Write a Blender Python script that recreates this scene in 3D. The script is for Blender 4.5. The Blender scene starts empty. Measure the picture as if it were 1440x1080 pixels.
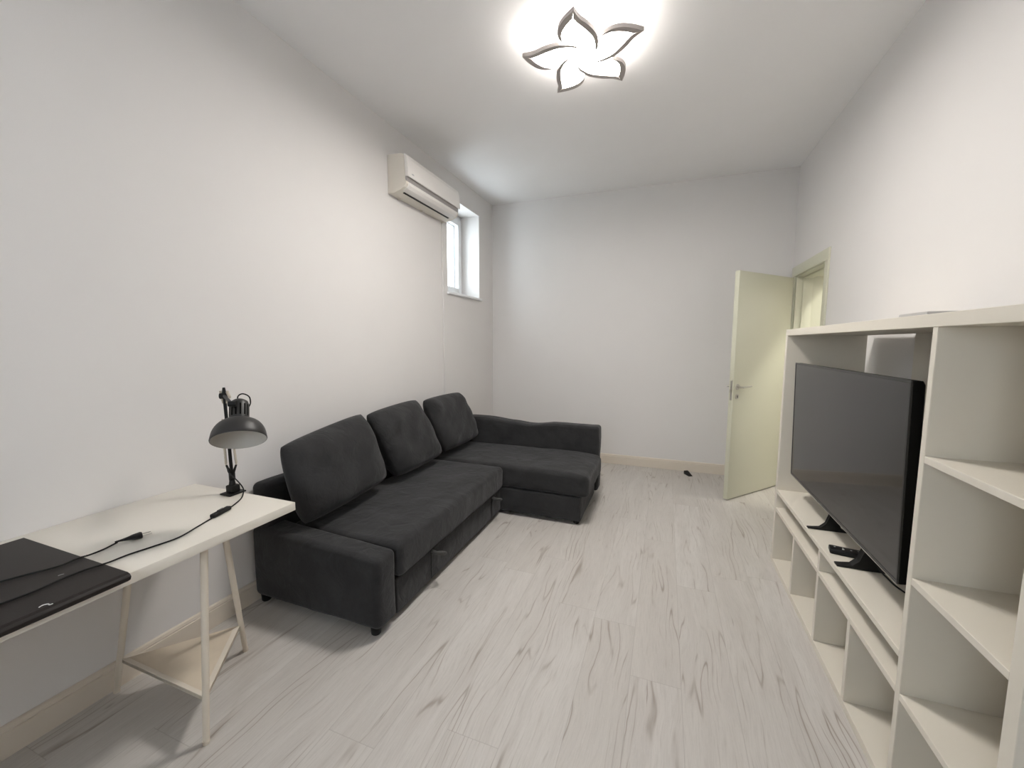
import bpy, bmesh, math, random
from mathutils import Vector, Matrix, noise
random.seed(7)
C = bpy.context.scene.collection
V = Vector
rad = math.radians

# ------------------------------------------------------------------ dimensions (metres)
XL, XR, YF, YB, H = -2.04, 1.124, 4.715, -1.3, 3.056

# ------------------------------------------------------------------ node helpers
class NT:
    def __init__(s, mat):
        mat.use_nodes = True
        s.t = mat.node_tree; s.t.nodes.clear()
        s.out = s.t.nodes.new('ShaderNodeOutputMaterial')
    def n(s, kind, ins=None, **props):
        nd = s.t.nodes.new(kind)
        for k, v in props.items(): setattr(nd, k, v)
        for k, v in (ins or {}).items(): s.put(nd.inputs[k], v)
        return nd
    def put(s, sock, v):
        if hasattr(v, 'node'): s.t.links.new(v, sock)
        else: sock.default_value = v
    def m(s, op, a, b=0.0, c=0.0, clamp=False):
        nd = s.t.nodes.new('ShaderNodeMath'); nd.operation = op; nd.use_clamp = clamp
        s.put(nd.inputs[0], a); s.put(nd.inputs[1], b); s.put(nd.inputs[2], c)
        return nd.outputs[0]
    def step(s, v, lo, hi):
        nd = s.n('ShaderNodeMapRange', {0: v, 1: lo, 2: hi, 3: 0.0, 4: 1.0}, interpolation_type='SMOOTHSTEP')
        return nd.outputs[0]
    def mix(s, f, a, b, mode='MIX'):
        nd = s.t.nodes.new('ShaderNodeMix'); nd.data_type = 'RGBA'; nd.blend_type = mode
        s.put(nd.inputs[0], f); s.put(nd.inputs[6], a); s.put(nd.inputs[7], b)
        return nd.outputs[2]
    def noise(s, vec, scale=5.0, detail=3.0, rough=0.5, dist=0.0):
        return s.n('ShaderNodeTexNoise', {'Vector': vec, 'Scale': scale, 'Detail': detail, 'Roughness': rough, 'Distortion': dist}).outputs['Fac']
    def comb(s, x, y, z=0.0):
        return s.n('ShaderNodeCombineXYZ', {0: x, 1: y, 2: z}).outputs[0]

def c4(c): return (c[0], c[1], c[2], 1.0)

def simple(name, col, rough=0.5, metal=0.0, bump=0.0, bscale=200.0, var=0.0, vscale=6.0, spec=0.5, sheen=0.0, coat=0.0):
    mt = bpy.data.materials.new(name); t = NT(mt)
    b = t.n('ShaderNodeBsdfPrincipled', {'Roughness': rough, 'Metallic': metal, 'Specular IOR Level': spec})
    if sheen: b.inputs['Sheen Weight'].default_value = sheen; b.inputs['Sheen Roughness'].default_value = 0.4
    if coat: b.inputs['Coat Weight'].default_value = coat
    tc = t.n('ShaderNodeTexCoord').outputs['Object']
    if var:
        f = t.noise(tc, vscale, 4.0, 0.6)
        lo = c4([k * (1 - var) for k in col]); hi = c4([min(1, k * (1 + var)) for k in col])
        t.put(b.inputs['Base Color'], t.mix(t.step(f, 0.3, 0.7), lo, hi))
    else:
        f = t.noise(tc, 3.0, 2.0)
        t.put(b.inputs['Base Color'], t.mix(f, c4([k * 0.985 for k in col]), c4([min(1, k * 1.015) for k in col])))
    if bump:
        g = t.noise(tc, bscale, 3.0, 0.6)
        bp = t.n('ShaderNodeBump', {'Strength': bump, 'Distance': 0.002, 'Height': g})
        t.put(b.inputs['Normal'], bp.outputs[0])
    t.put(t.out.inputs[0], b.outputs[0])
    return mt

def emit(name, col, strength):
    mt = bpy.data.materials.new(name); t = NT(mt)
    e = t.n('ShaderNodeEmission', {'Color': c4(col), 'Strength': strength})
    t.put(t.out.inputs[0], e.outputs[0]); return mt

def glass_mat(name):
    mt = bpy.data.materials.new(name); t = NT(mt)
    g = t.n('ShaderNodeBsdfGlossy', {'Roughness': 0.02, 'Color': (1, 1, 1, 1)})
    tr = t.n('ShaderNodeBsdfTransparent', {'Color': (0.96, 0.98, 0.98, 1)})
    mx = t.n('ShaderNodeMixShader', {0: 0.07, 1: tr.outputs[0], 2: g.outputs[0]})
    t.put(t.out.inputs[0], mx.outputs[0]); return mt

def floor_mat():
    mt = bpy.data.materials.new('grey_oak_laminate'); t = NT(mt)
    pos = t.n('ShaderNodeNewGeometry').outputs['Position']
    sp = t.n('ShaderNodeSeparateXYZ', {0: pos}); x, y = sp.outputs[0], sp.outputs[1]
    xs = t.m('DIVIDE', t.m('SUBTRACT', x, 0.11), 0.2)
    xi = t.m('FLOOR', xs); xf = t.m('FRACT', xs)
    r1 = t.n('ShaderNodeTexWhiteNoise', {'W': t.m('ADD', xi, 31.7)}, noise_dimensions='1D').outputs['Value']
    ys = t.m('ADD', t.m('DIVIDE', y, 1.28), t.m('MULTIPLY', r1, 3.7))
    yi = t.m('FLOOR', ys); yf = t.m('FRACT', ys)
    wn = t.n('ShaderNodeTexWhiteNoise', {'Vector': t.comb(xi, yi, 0.0)}, noise_dimensions='2D')
    rv = wn.outputs['Value']; rs = t.n('ShaderNodeSeparateXYZ', {0: wn.outputs['Color']})
    ox = t.m('MULTIPLY', rs.outputs[0], 23.0); oy = t.m('MULTIPLY', rs.outputs[1], 37.0)
    gx = t.m('ADD', x, ox); gy = t.m('ADD', y, oy)
    # slow wandering of the grain
    wl = t.noise(t.comb(t.m('MULTIPLY', gx, 2.2), t.m('MULTIPLY', gy, 1.15)), 1.0, 2.0, 0.5)
    wm = t.noise(t.comb(t.m('MULTIPLY', gx, 9.0), t.m('MULTIPLY', gy, 3.2)), 1.0, 3.0, 0.55)
    wx = t.m('ADD', gx, t.m('ADD', t.m('MULTIPLY', t.m('SUBTRACT', wl, 0.5), 0.15), t.m('MULTIPLY', t.m('SUBTRACT', wm, 0.5), 0.022)))
    # broad tonal streaks
    broad = t.noise(t.comb(t.m('MULTIPLY', wx, 14.0), t.m('MULTIPLY', gy, 1.3)), 1.0, 3.0, 0.6)
    # fine fibres
    fine = t.noise(t.comb(t.m('MULTIPLY', wx, 190.0), t.m('MULTIPLY', gy, 9.0)), 1.0, 3.0, 0.65)
    pores = t.noise(t.comb(t.m('MULTIPLY', gx, 420.0), t.m('MULTIPLY', gy, 45.0)), 1.0, 2.0, 0.6)
    # dark grain lines: contour lines of a slow field, seen only here and there
    fld = t.noise(t.comb(t.m('MULTIPLY', wx, 9.5), t.m('MULTIPLY', gy, 0.62), 4.2), 1.0, 1.5, 0.45)
    ph = t.m('FRACT', t.m('MULTIPLY', fld, 9.0))
    tri = t.m('ABSOLUTE', t.m('SUBTRACT', ph, 0.5))
    line = t.m('SUBTRACT', 1.0, t.step(tri, 0.0, 0.09))
    gate = t.step(t.noise(t.comb(t.m('MULTIPLY', gx, 8.0), t.m('MULTIPLY', gy, 1.6), 9.0), 1.0, 3.0, 0.65), 0.44, 0.64)
    line = t.m('MULTIPLY', line, gate)
    wide = t.m('MULTIPLY', t.m('SUBTRACT', 1.0, t.step(tri, 0.0, 0.28)), t.m('MULTIPLY', gate, 0.45))
    # short dark cracks
    ck = t.noise(t.comb(t.m('MULTIPLY', wx, 60.0), t.m('MULTIPLY', gy, 3.0), 2.0), 1.0, 3.0, 0.6)
    crack = t.step(ck, 0.66, 0.76)
    # knots
    kv = t.comb(t.m('MULTIPLY', t.m('ADD', wx, t.m('MULTIPLY', wm, 0.03)), 5.5), t.m('MULTIPLY', gy, 2.0))
    kn = t.n('ShaderNodeTexVoronoi', {'Vector': kv, 'Scale': 1.0}).outputs['Distance']
    knot = t.m('SUBTRACT', 1.0, t.step(t.m('ADD', kn, t.m('MULTIPLY', t.m('SUBTRACT', wm, 0.5), 0.08)), 0.012, 0.055))
    base = t.mix(rv, (0.535, 0.505, 0.47, 1), (0.60, 0.575, 0.545, 1))
    col = t.mix(t.step(broad, 0.32, 0.68), t.mix(0.6, base, (0.485, 0.455, 0.425, 1)), base)
    col = t.mix(t.m('MULTIPLY', t.step(fine, 0.42, 0.75), 0.42), col, (0.40, 0.375, 0.35, 1))
    col = t.mix(t.m('MULTIPLY', t.step(pores, 0.56, 0.75), 0.22), col, (0.72, 0.70, 0.67, 1))
    col = t.mix(t.m('MULTIPLY', wide, 0.55), col, (0.41, 0.37, 0.335, 1))
    col = t.mix(t.m('MULTIPLY', line, 0.74), col, (0.265, 0.22, 0.185, 1))
    col = t.mix(t.m('MULTIPLY', crack, 0.6), col, (0.23, 0.19, 0.16, 1))
    col = t.mix(t.m('MULTIPLY', knot, 0.55), col, (0.20, 0.165, 0.14, 1))
    # joints
    ex = t.m('MINIMUM', xf, t.m('SUBTRACT', 1.0, xf)); ey = t.m('MINIMUM', yf, t.m('SUBTRACT', 1.0, yf))
    jx = t.m('SUBTRACT', 1.0, t.step(ex, 0.003, 0.009)); jy = t.m('SUBTRACT', 1.0, t.step(ey, 0.0004, 0.0016))
    j = t.m('MAXIMUM', jx, jy)
    col = t.mix(t.m('MULTIPLY', j, 0.38), col, (0.30, 0.275, 0.25, 1))
    b = t.n('ShaderNodeBsdfPrincipled', {'Base Color': col, 'Roughness': 0.42, 'Specular IOR Level': 0.45})
    hgt = t.m('SUBTRACT', t.m('SUBTRACT', 1.0, t.m('MULTIPLY', j, 0.8)), t.m('MULTIPLY', fine, 0.12))
    bp = t.n('ShaderNodeBump', {'Strength': 0.25, 'Distance': 0.001, 'Height': hgt})
    t.put(b.inputs['Normal'], bp.outputs[0])
    t.put(t.out.inputs[0], b.outputs[0])
    return mt

def fabric_mat(name, col):
    mt = bpy.data.materials.new(name); t = NT(mt)
    tc = t.n('ShaderNodeTexCoord').outputs['Object']
    big = t.noise(tc, 5.5, 4.0, 0.6)
    lo = c4([k * 0.78 for k in col]); hi = c4([k * 1.3 for k in col])
    base = t.mix(t.step(big, 0.3, 0.72), lo, hi)
    w = t.noise(tc, 700.0, 2.0, 0.7)
    base = t.mix(t.m('MULTIPLY', t.step(w, 0.5, 0.75), 0.4), base, c4([min(1, k * 2.3) for k in col]))
    b = t.n('ShaderNodeBsdfPrincipled', {'Base Color': base, 'Roughness': 0.92, 'Specular IOR Level': 0.25,
                                         'Sheen Weight': 0.2, 'Sheen Roughness': 0.45, 'Sheen Tint': (0.7, 0.7, 0.72, 1)})
    fold = t.noise(tc, 9.0, 4.0, 0.55, 0.8)
    bp0 = t.n('ShaderNodeBump', {'Strength': 0.6, 'Distance': 0.016, 'Height': fold})
    bp = t.n('ShaderNodeBump', {'Strength': 0.4, 'Distance': 0.001, 'Height': w, 'Normal': bp0.outputs[0]})
    t.put(b.inputs['Normal'], bp.outputs[0])
    t.put(t.out.inputs[0], b.outputs[0]); return mt

WALL = simple('wall_paint', (0.765, 0.745, 0.73), 0.75, bump=0.08, bscale=260, spec=0.25)
CEIL = simple('ceiling_paint', (0.90, 0.89, 0.885), 0.85, spec=0.2)
FLOOR = floor_mat()
SKIRT = simple('cream_skirting', (0.70, 0.63, 0.54), 0.4, spec=0.4)
DOORM = simple('cream_door_laminate', (0.63, 0.625, 0.50), 0.38, spec=0.45)
MELA = simple('white_melamine', (0.74, 0.695, 0.605), 0.42, spec=0.45)
DESKM = simple('white_desk_laminate', (0.77, 0.735, 0.665), 0.33, spec=0.5)
TREST = simple('cream_steel', (0.72, 0.65, 0.55), 0.4, spec=0.5)
TRAY = simple('pale_beige_tray', (0.66, 0.565, 0.445), 0.5, var=0.05, spec=0.4)
FAB = fabric_mat('charcoal_fabric', (0.027, 0.027, 0.028))
TAB = fabric_mat('grey_webbing', (0.06, 0.06, 0.058))
BLKP = simple('black_plastic', (0.006, 0.006, 0.006), 0.5, spec=0.3)
BLKM = simple('black_lacquer', (0.022, 0.021, 0.021), 0.45, spec=0.5)
PADM = simple('black_leatherette', (0.018, 0.0145, 0.0135), 0.5, bump=0.12, bscale=350, spec=0.2)
SCRN = simple('dark_glossy_screen', (0.010, 0.010, 0.011), 0.06, spec=0.7)
TVB = simple('tv_black_case', (0.003, 0.003, 0.003), 0.6, spec=0.12)
BEZ = simple('tv_bezel', (0.02, 0.02, 0.02), 0.25)
SILV = simple('silver_trim', (0.6, 0.58, 0.55), 0.3, metal=0.9)
STEEL = simple('brushed_steel', (0.50, 0.48, 0.44), 0.35, metal=0.85)
SPRG = simple('beige_spring', (0.55, 0.49, 0.40), 0.45, metal=0.2)
LINER = simple('white_lining', (0.76, 0.74, 0.70), 0.5)
ACW = simple('white_plastic_housing', (0.83, 0.80, 0.77), 0.38, spec=0.5)
ACS = simple('shadow_beige_plastic', (0.78, 0.73, 0.65), 0.45, spec=0.4)  # white housing, with the end face's beige shadow put into its colour
ACG = simple('grey_plastic_recess', (0.36, 0.34, 0.33), 0.5)
GREYB = simple('grey_plastic_box', (0.42, 0.41, 0.40), 0.4)
MARK = simple('pale_grey_print', (0.45, 0.45, 0.46), 0.5)
WHITEP = simple('white_print', (0.75, 0.75, 0.74), 0.4)
PVC = simple('white_pvc', (0.82, 0.83, 0.84), 0.3, spec=0.5)
GASK = simple('grey_gasket', (0.25, 0.26, 0.27), 0.6)
LAMPW = simple('white_acrylic_rim', (0.44, 0.40, 0.38), 0.45, spec=0.3)
EXTW = simple('exterior_render', (0.80, 0.80, 0.78), 0.9)
GLASS = glass_mat('window_glass')
LED = emit('led_diffuser', (1.0, 0.955, 0.90), 57.0)
LEDUP = emit('led_back_glow', (1.0, 0.955, 0.90), 11.0)

# ------------------------------------------------------------------ mesh helpers
def mesh_obj(name, bm, mat, parent=None, smooth=35, origin=None):
    """Link a bmesh built in world coordinates as one object with its origin at its base."""
    bmesh.ops.recalc_face_normals(bm, faces=bm.faces)
    me = bpy.data.meshes.new(name)
    xs = [v.co for v in bm.verts]
    mn = V((min(c[i] for c in xs) for i in range(3))); mx = V((max(c[i] for c in xs) for i in range(3)))
    o0 = V(((mn.x + mx.x) / 2, (mn.y + mx.y) / 2, mn.z)) if origin is None else V(origin)
    bmesh.ops.translate(bm, verts=bm.verts, vec=-o0)
    bm.to_mesh(me); bm.free()
    me.materials.append(mat)
    if smooth:
        me.polygons.foreach_set('use_smooth', [True] * len(me.polygons))
        me.set_sharp_from_angle(angle=rad(smooth))
    ob = bpy.data.objects.new(name, me); C.objects.link(ob)
    if parent is not None:
        ob.parent = parent; ob.location = o0 - WL[parent.name]
    else: ob.location = o0
    WL[ob.name] = o0
    return ob
WL = {}

def thing(name, label, cat, loc, group=None):
    o = bpy.data.objects.new(name, None); C.objects.link(o)
    o.empty_display_size = 0.1; o.location = loc; WL[o.name] = V(loc)
    return tag(o, label, cat, group)

def tag(o, label, cat, group=None):
    o['label'] = label; o['category'] = cat
    if group: o['group'] = group
    return o

def struct(name, bm, mat, smooth=35, label=None):
    o = mesh_obj(name, bm, mat, None, smooth); o['kind'] = 'structure'
    if label: o['label'] = label
    return o

def add_box(bm, lo, hi, bev=0.0, seg=2, mtx=None):
    t = bmesh.new()
    bmesh.ops.create_cube(t, size=1.0)
    lo = V(lo); hi = V(hi)
    for v in t.verts:
        v.co = V(((v.co[i] + 0.5) * (hi[i] - lo[i]) + lo[i] for i in range(3)))
    if bev: bmesh.ops.bevel(t, geom=t.edges[:], offset=bev, segments=seg, profile=0.5, affect='EDGES')
    if mtx is not None: t.transform(mtx)
    merge(bm, t)

def merge(bm, t):
    me = bpy.data.meshes.new('tmp'); t.to_mesh(me); t.free(); bm.from_mesh(me); bpy.data.meshes.remove(me)

def box(lo, hi, bev=0.0, seg=2, mtx=None):
    b = bmesh.new(); add_box(b, lo, hi, bev, seg, mtx); return b

def add_tube(bm, pts, r, n=10, cap=True):
    pts = [V(p) for p in pts]; rings = []
    rr = r if isinstance(r, (list, tuple)) else [r] * len(pts)
    up = V((0, 0, 1)); prev = None
    for i, p in enumerate(pts):
        d = (pts[min(i + 1, len(pts) - 1)] - pts[max(i - 1, 0)]).normalized()
        if prev is None:
            a = d.cross(up)
            if a.length < 0.05: a = d.cross(V((1, 0, 0)))
            a.normalize()
        else:
            a = (prev - d * prev.dot(d)).normalized()
        prev = a; b = d.cross(a)
        rings.append([bm.verts.new(p + (a * math.cos(k * 2 * math.pi / n) + b * math.sin(k * 2 * math.pi / n)) * rr[i]) for k in range(n)])
    for i in range(len(rings) - 1):
        for k in range(n):
            bm.faces.new((rings[i][k], rings[i][(k + 1) % n], rings[i + 1][(k + 1) % n], rings[i + 1][k]))
    if cap:
        bm.faces.new(rings[0][::-1]); bm.faces.new(rings[-1])

def tube(pts, r, n=10, cap=True):
    b = bmesh.new(); add_tube(b, pts, r, n, cap); return b

def spline(pts, k=8):
    """Catmull-Rom through the points."""
    P = [V(p) for p in pts]; P = [P[0] * 2 - P[1]] + P + [P[-1] * 2 - P[-2]]; out = []
    for i in range(1, len(P) - 2):
        for j in range(k):
            t = j / k
            out.append(0.5 * ((2 * P[i]) + (P[i + 1] - P[i - 1]) * t + (2 * P[i - 1] - 5 * P[i] + 4 * P[i + 1] - P[i + 2]) * t * t
                              + (3 * P[i] - P[i - 1] - 3 * P[i + 1] + P[i + 2]) * t ** 3))
    out.append(P[-2]); return out

def lathe(prof, n=40, mtx=None, bm=None):
    b = bm or bmesh.new(); t = bmesh.new(); rings = []
    for r, z in prof:
        if r < 1e-5: rings.append([t.verts.new((0, 0, z))])
        else: rings.append([t.verts.new((r * math.cos(k * 2 * math.pi / n), r * math.sin(k * 2 * math.pi / n), z)) for k in range(n)])
    for a, c in zip(rings, rings[1:]):
        for k in range(n):
            k2 = (k + 1) % n
            if len(a) == 1: t.faces.new((a[0], c[k2], c[k]))
            elif len(c) == 1: t.faces.new((a[k], a[k2], c[0]))
            else: t.faces.new((a[k], a[k2], c[k2], c[k]))
    if mtx is not None: t.transform(mtx)
    merge(b, t); return b

def prism(poly, axis, a, b_, bev=0.0):
    """Extrude a 2-D outline along an axis. poly holds the two other coordinates in order."""
    bm = bmesh.new()
    def P(u, v, w):
        return {0: (w, u, v), 1: (u, w, v), 2: (u, v, w)}[axis]
    A = [bm.verts.new(P(u, v, a)) for u, v in poly]; B = [bm.verts.new(P(u, v, b_)) for u, v in poly]
    n = len(poly)
    for i in range(n): bm.faces.new((A[i], A[(i + 1) % n], B[(i + 1) % n], B[i]))
    bm.faces.new(A[::-1]); bm.faces.new(B)
    if bev: bmesh.ops.bevel(bm, geom=bm.edges[:], offset=bev, segments=2, profile=0.5, affect='EDGES')
    return bm

def soft_box(lo, hi, r, step=0.03, amp=0.0, freq=4.0, seed=0.0, fn=None, puff=0.0):
    """Upholstered block: rounded box on a dense grid, with a little unevenness."""
    lo = V(lo); hi = V(hi); c = (lo + hi) / 2; h = (hi - lo) / 2
    def coords(hh):
        inner = hh - r; m = max(1, int(2 * inner / step)); a = []
        for k in range(5): a.append(-hh + r * (1 - math.cos(k / 5 * math.pi / 2)) if False else -hh + r * (k / 5))
        for k in range(m + 1): a.append(-inner + 2 * inner * k / m)
        for k in range(4, -1, -1): a.append(hh - r * (k / 5))
        return a
    cs = [coords(h[i]) for i in range(3)]
    bm = bmesh.new(); cache = {}
    def vert(p):
        key = tuple(round(q, 5) for q in p)
        if key in cache: return cache[key]
        P = V(p); inn = V((max(-(h[i] - r), min(h[i] - r, P[i])) for i in range(3)))
        d = P - inn
        q = inn + d.normalized() * r if d.length > 1e-9 else P
        if puff:
            u, w, z = (q[i] / h[i] for i in range(3))
            if z > 0: q.z += puff * (1 - u * u) * (1 - w * w) * z
        q = q + c
        if amp:
            nn = noise.noise_vector(q * freq + V((seed, seed * 2, 0))) * amp
            n2 = noise.noise_vector(q * freq * 3 + V((seed, 5, seed))) * amp * 0.3
            q = q + nn + n2
        if fn: q = fn(q)
        v = bm.verts.new(q); cache[key] = v; return v
    for ax in range(3):
        o1, o2 = (ax + 1) % 3, (ax + 2) % 3
        for s in (-1, 1):
            for i in range(len(cs[o1]) - 1):
                for j in range(len(cs[o2]) - 1):
                    q = []
                    for a, b_ in ((i, j), (i + 1, j), (i + 1, j + 1), (i, j + 1)):
                        p = [0, 0, 0]; p[ax] = s * h[ax]; p[o1] = cs[o1][a]; p[o2] = cs[o2][b_]; q.append(vert(p))
                    if len(set(q)) == 4:
                        try: bm.faces.new(q)
                        except ValueError: pass
    return bm

# ------------------------------------------------------------------ the room
T = 0.36
b = box((XL - T, YB - 0.2, -0.1), (XR + 2.2, YF + 0.2, 0.0)); struct('floor', b, FLOOR, 0, 'light grey oak laminate floor with dark grain and knots')
b = box((XL - T, YB - 0.2, H), (XR + 2.2, YF + 0.2, H + 0.15)); struct('ceiling', b, CEIL, 0, 'plain white ceiling')
WY0, WY1, WZ0, WZ1 = 3.60, 4.328, 1.897, 2.822      # window opening
b = bmesh.new()
add_box(b, (XL - T, YB, 0), (XL, WY0, H)); add_box(b, (XL - T, WY1, 0), (XL, YF, H))
add_box(b, (XL - T, WY0, 0), (XL, WY1, WZ0)); add_box(b, (XL - T, WY0, WZ1), (XL, WY1, H))
struct('wall_left', b, WALL, 0, 'white left wall behind the sofa and desk')
b = box((XL - T, YF, 0), (XR + 2.2, YF + 0.2, H)); struct('wall_far', b, WALL, 0, 'white far end wall')
b = bmesh.new(); NX0, NX1, NZ0, NZ1 = -1.05, -0.05, 1.15, 2.15      # unseen window added behind the camera for fill light
add_box(b, (XL - T, YB - 0.2, 0), (NX0, YB, H)); add_box(b, (NX1, YB - 0.2, 0), (XR + 2.2, YB, H))
add_box(b, (NX0, YB - 0.2, 0), (NX1, YB, NZ0)); add_box(b, (NX0, YB - 0.2, NZ1), (NX1, YB, H))
struct('wall_near', b, WALL, 0)
b = bmesh.new()
for (a, e) in ((NX0, NX0 + 0.05), (NX1 - 0.05, NX1)): add_box(b, (a, YB - 0.14, NZ0), (e, YB - 0.07, NZ1), 0.004)
for (a, e) in ((NZ0, NZ0 + 0.05), (NZ1 - 0.05, NZ1)): add_box(b, (NX0, YB - 0.14, a), (NX1, YB - 0.07, e), 0.004)
nw = struct('added_fill_window', b, PVC, 35)
DY0, DY1, DZ = 3.795, 4.60, 2.03                    # door opening
b = bmesh.new()
add_box(b, (XR, YB, 0), (XR + 0.3, DY0, H)); add_box(b, (XR, DY1, 0), (XR + 0.3, YF, H)); add_box(b, (XR, DY0, DZ), (XR + 0.3, DY1, H))
struct('wall_right', b, WALL, 0, 'white right wall behind the shelf unit')
b = bmesh.new()
add_box(b, (XR + 1.9, 2.6, 0), (XR + 2.1, YF, H)); add_box(b, (XR + 0.3, 2.5, 0), (XR + 2.1, 2.6, H))
struct('wall_hallway', b, WALL, 0)

# skirting with a stepped top
def skirt(axis, wallpos, sgn, a, e):
    pr = [(0, 0), (0.016, 0), (0.016, 0.088), (0.0125, 0.090), (0.0125, 0.094), (0.014, 0.096), (0.010, 0.106), (0.004, 0.110), (0, 0.110)]
    poly = [(wallpos + sgn * u, z) for u, z in pr]
    return prism(poly, axis, a, e)
struct('baseboard_left', skirt(1, XL, 1, YB, YF), SKIRT, 25)
struct('baseboard_far', skirt(0, YF, -1, XL + 0.016, XR - 0.016), SKIRT, 25)
b = skirt(1, XR, -1, YB, 3.735); struct('baseboard_right', b, SKIRT, 25)

# window: deep reveal, sill, frame, sash, pane
fx0, fx1 = XL - 0.29, XL - 0.225
def ring(x0, x1, y0, y1, z0, z1, w, bev=0.003):
    bm = bmesh.new()
    add_box(bm, (x0, y0, z0), (x1, y0 + w, z1), bev); add_box(bm, (x0, y1 - w, z0), (x1, y1, z1), bev)
    add_box(bm, (x0, y0 + w, z0), (x1, y1 - w, z0 + w), bev); add_box(bm, (x0, y0 + w, z1 - w), (x1, y1 - w, z1), bev)
    return bm
win = struct('window_1', ring(fx0, fx1, WY0, WY1, WZ0, WZ1, 0.055), PVC, 35, 'small high white window beside the air conditioner')
mesh_obj('window_sash', ring(fx0 + 0.02, fx1 + 0.022, WY0 + 0.045, WY1 - 0.045, WZ0 + 0.045, WZ1 - 0.045, 0.07, 0.006), PVC, win)
mesh_obj('gasket', ring(fx0 + 0.022, fx0 + 0.040, WY0 + 0.112, WY1 - 0.112, WZ0 + 0.112, WZ1 - 0.112, 0.008, 0.0), GASK, win, 0)
mesh_obj('glass_pane', box((fx0 + 0.028, WY0 + 0.118, WZ0 + 0.118), (fx0 + 0.034, WY1 - 0.118, WZ1 - 0.118)), GLASS, win, 0)
mesh_obj('window_sill', box((fx1 + 0.001, WY0 - 0.015, WZ0 - 0.022), (XL + 0.028, WY1 + 0.022, WZ0 + 0.002), 0.004), PVC, win)
# bright rendered wall of the light well outside the window
struct('wall_outside', box((XL - 1.9, 2.4, 0.5), (XL - 1.75, 5.8, 4.6)), EXTW, 0)

# door frame, jambs and leaf
b = bmesh.new()
cw = 0.068
for (y0, y1) in ((DY0 - 0.055, DY0 + 0.013), (DY1 - 0.013, min(DY1 + 0.085, YF - 0.004))):
    add_box(b, (XR - 0.014, y0, 0), (XR + 0.001, y1, DZ - 0.012), 0.003)
add_box(b, (XR - 0.014, DY0 - 0.055, DZ - 0.0119), (XR + 0.001, DY1 + 0.085, DZ + 0.078), 0.003)
struct('door_1', b, DOORM, 35, 'cream door casing around the open doorway')
fr = bpy.data.objects['door_1']
b = bmesh.new()
add_box(b, (XR + 0.002, DY0 - 0.001, 0), (XR + 0.30, DY0 + 0.022, DZ)); add_box(b, (XR + 0.002, DY1 - 0.022, 0), (XR + 0.30, DY1 + 0.001, DZ))
add_box(b, (XR + 0.002, DY0, DZ - 0.022), (XR + 0.30, DY1, DZ + 0.001))
for (y0, y1) in ((DY0 + 0.022, DY0 + 0.036), (DY1 - 0.036, DY1 - 0.022)):
    add_box(b, (XR + 0.055, y0, 0), (XR + 0.13, y1, DZ - 0.022), 0.002)
add_box(b, (XR + 0.055, DY0 + 0.036, DZ - 0.036), (XR + 0.13, DY1 - 0.036, DZ - 0.022), 0.002)
mesh_obj('door_jamb', b, DOORM, fr)

HX, HY = 1.095, 4.545
dv = V((-0.651, -0.759, 0)); nv = V((0.759, -0.651, 0))     # along the leaf from the hinge; out of its visible face
LM = Matrix(((dv.x, -nv.x, 0, HX), (dv.y, -nv.y, 0, HY), (0, 0, 1, 0), (0, 0, 0, 1)))   # local x along leaf, y into thickness
leaf = struct('door_2', box((0.0, 0.0, 0.012), (0.825, 0.04, 2.0), 0.003, 2, LM), DOORM, 35, 'cream door leaf standing open into the room')
mesh_obj('lock_plate', box((0.8235, 0.011, 0.90), (0.8265, 0.029, 1.07), 0.0008, 1, LM), STEEL, leaf)
mesh_obj('latch_bolt', box((0.826, 0.013, 0.968), (0.837, 0.027, 0.995), 0.002, 1, LM), STEEL, leaf)
def lever(side):
    s = -1 if side == 0 else 1; y0 = 0 if side == 0 else 0.04
    bm = bmesh.new()
    R = LM @ Matrix.Translation((0.772, y0, 1.015)) @ Matrix.Rotation(rad(90), 4, 'X')
    lathe([(0, 0), (0.024, 0), (0.026, 0.002 * -s), (0.024, 0.007 * -s), (0, 0.007 * -s)], 24, R, bm)
    pts = [LM @ V(p) for p in ((0.772, y0 + s * 0.004, 1.015), (0.772, y0 + s * 0.040, 1.015), (0.765, y0 + s * 0.050, 1.015), (0.71, y0 + s * 0.052, 1.016), (0.645, y0 + s * 0.050, 1.019))]
    add_tube(bm, pts, [0.008, 0.008, 0.0085, 0.0078, 0.0065], 10)
    return bm
mesh_obj('door_handle', lever(0), STEEL, leaf); mesh_obj('door_handle', lever(1), STEEL, leaf)
b = bmesh.new()
R = LM @ Matrix.Translation((0.772, 0, 0.93)) @ Matrix.Rotation(rad(90), 4, 'X')
lathe([(0, 0), (0.022, 0), (0.022, 0.006), (0, 0.006)], 24, R, b)
ks = mesh_obj('keyhole_rosette', b, STEEL, leaf)
mesh_obj('keyhole', box((0.768, -0.0075, 0.919), (0.776, -0.0058, 0.941), 0.0, 1, LM), BLKP, ks, 0)
for z in (0.25, 1.75):
    mesh_obj('hinge', tube([LM @ V((-0.008, 0.02, z - 0.04)), LM @ V((-0.008, 0.02, z + 0.04))], 0.007, 12), STEEL, leaf)

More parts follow.
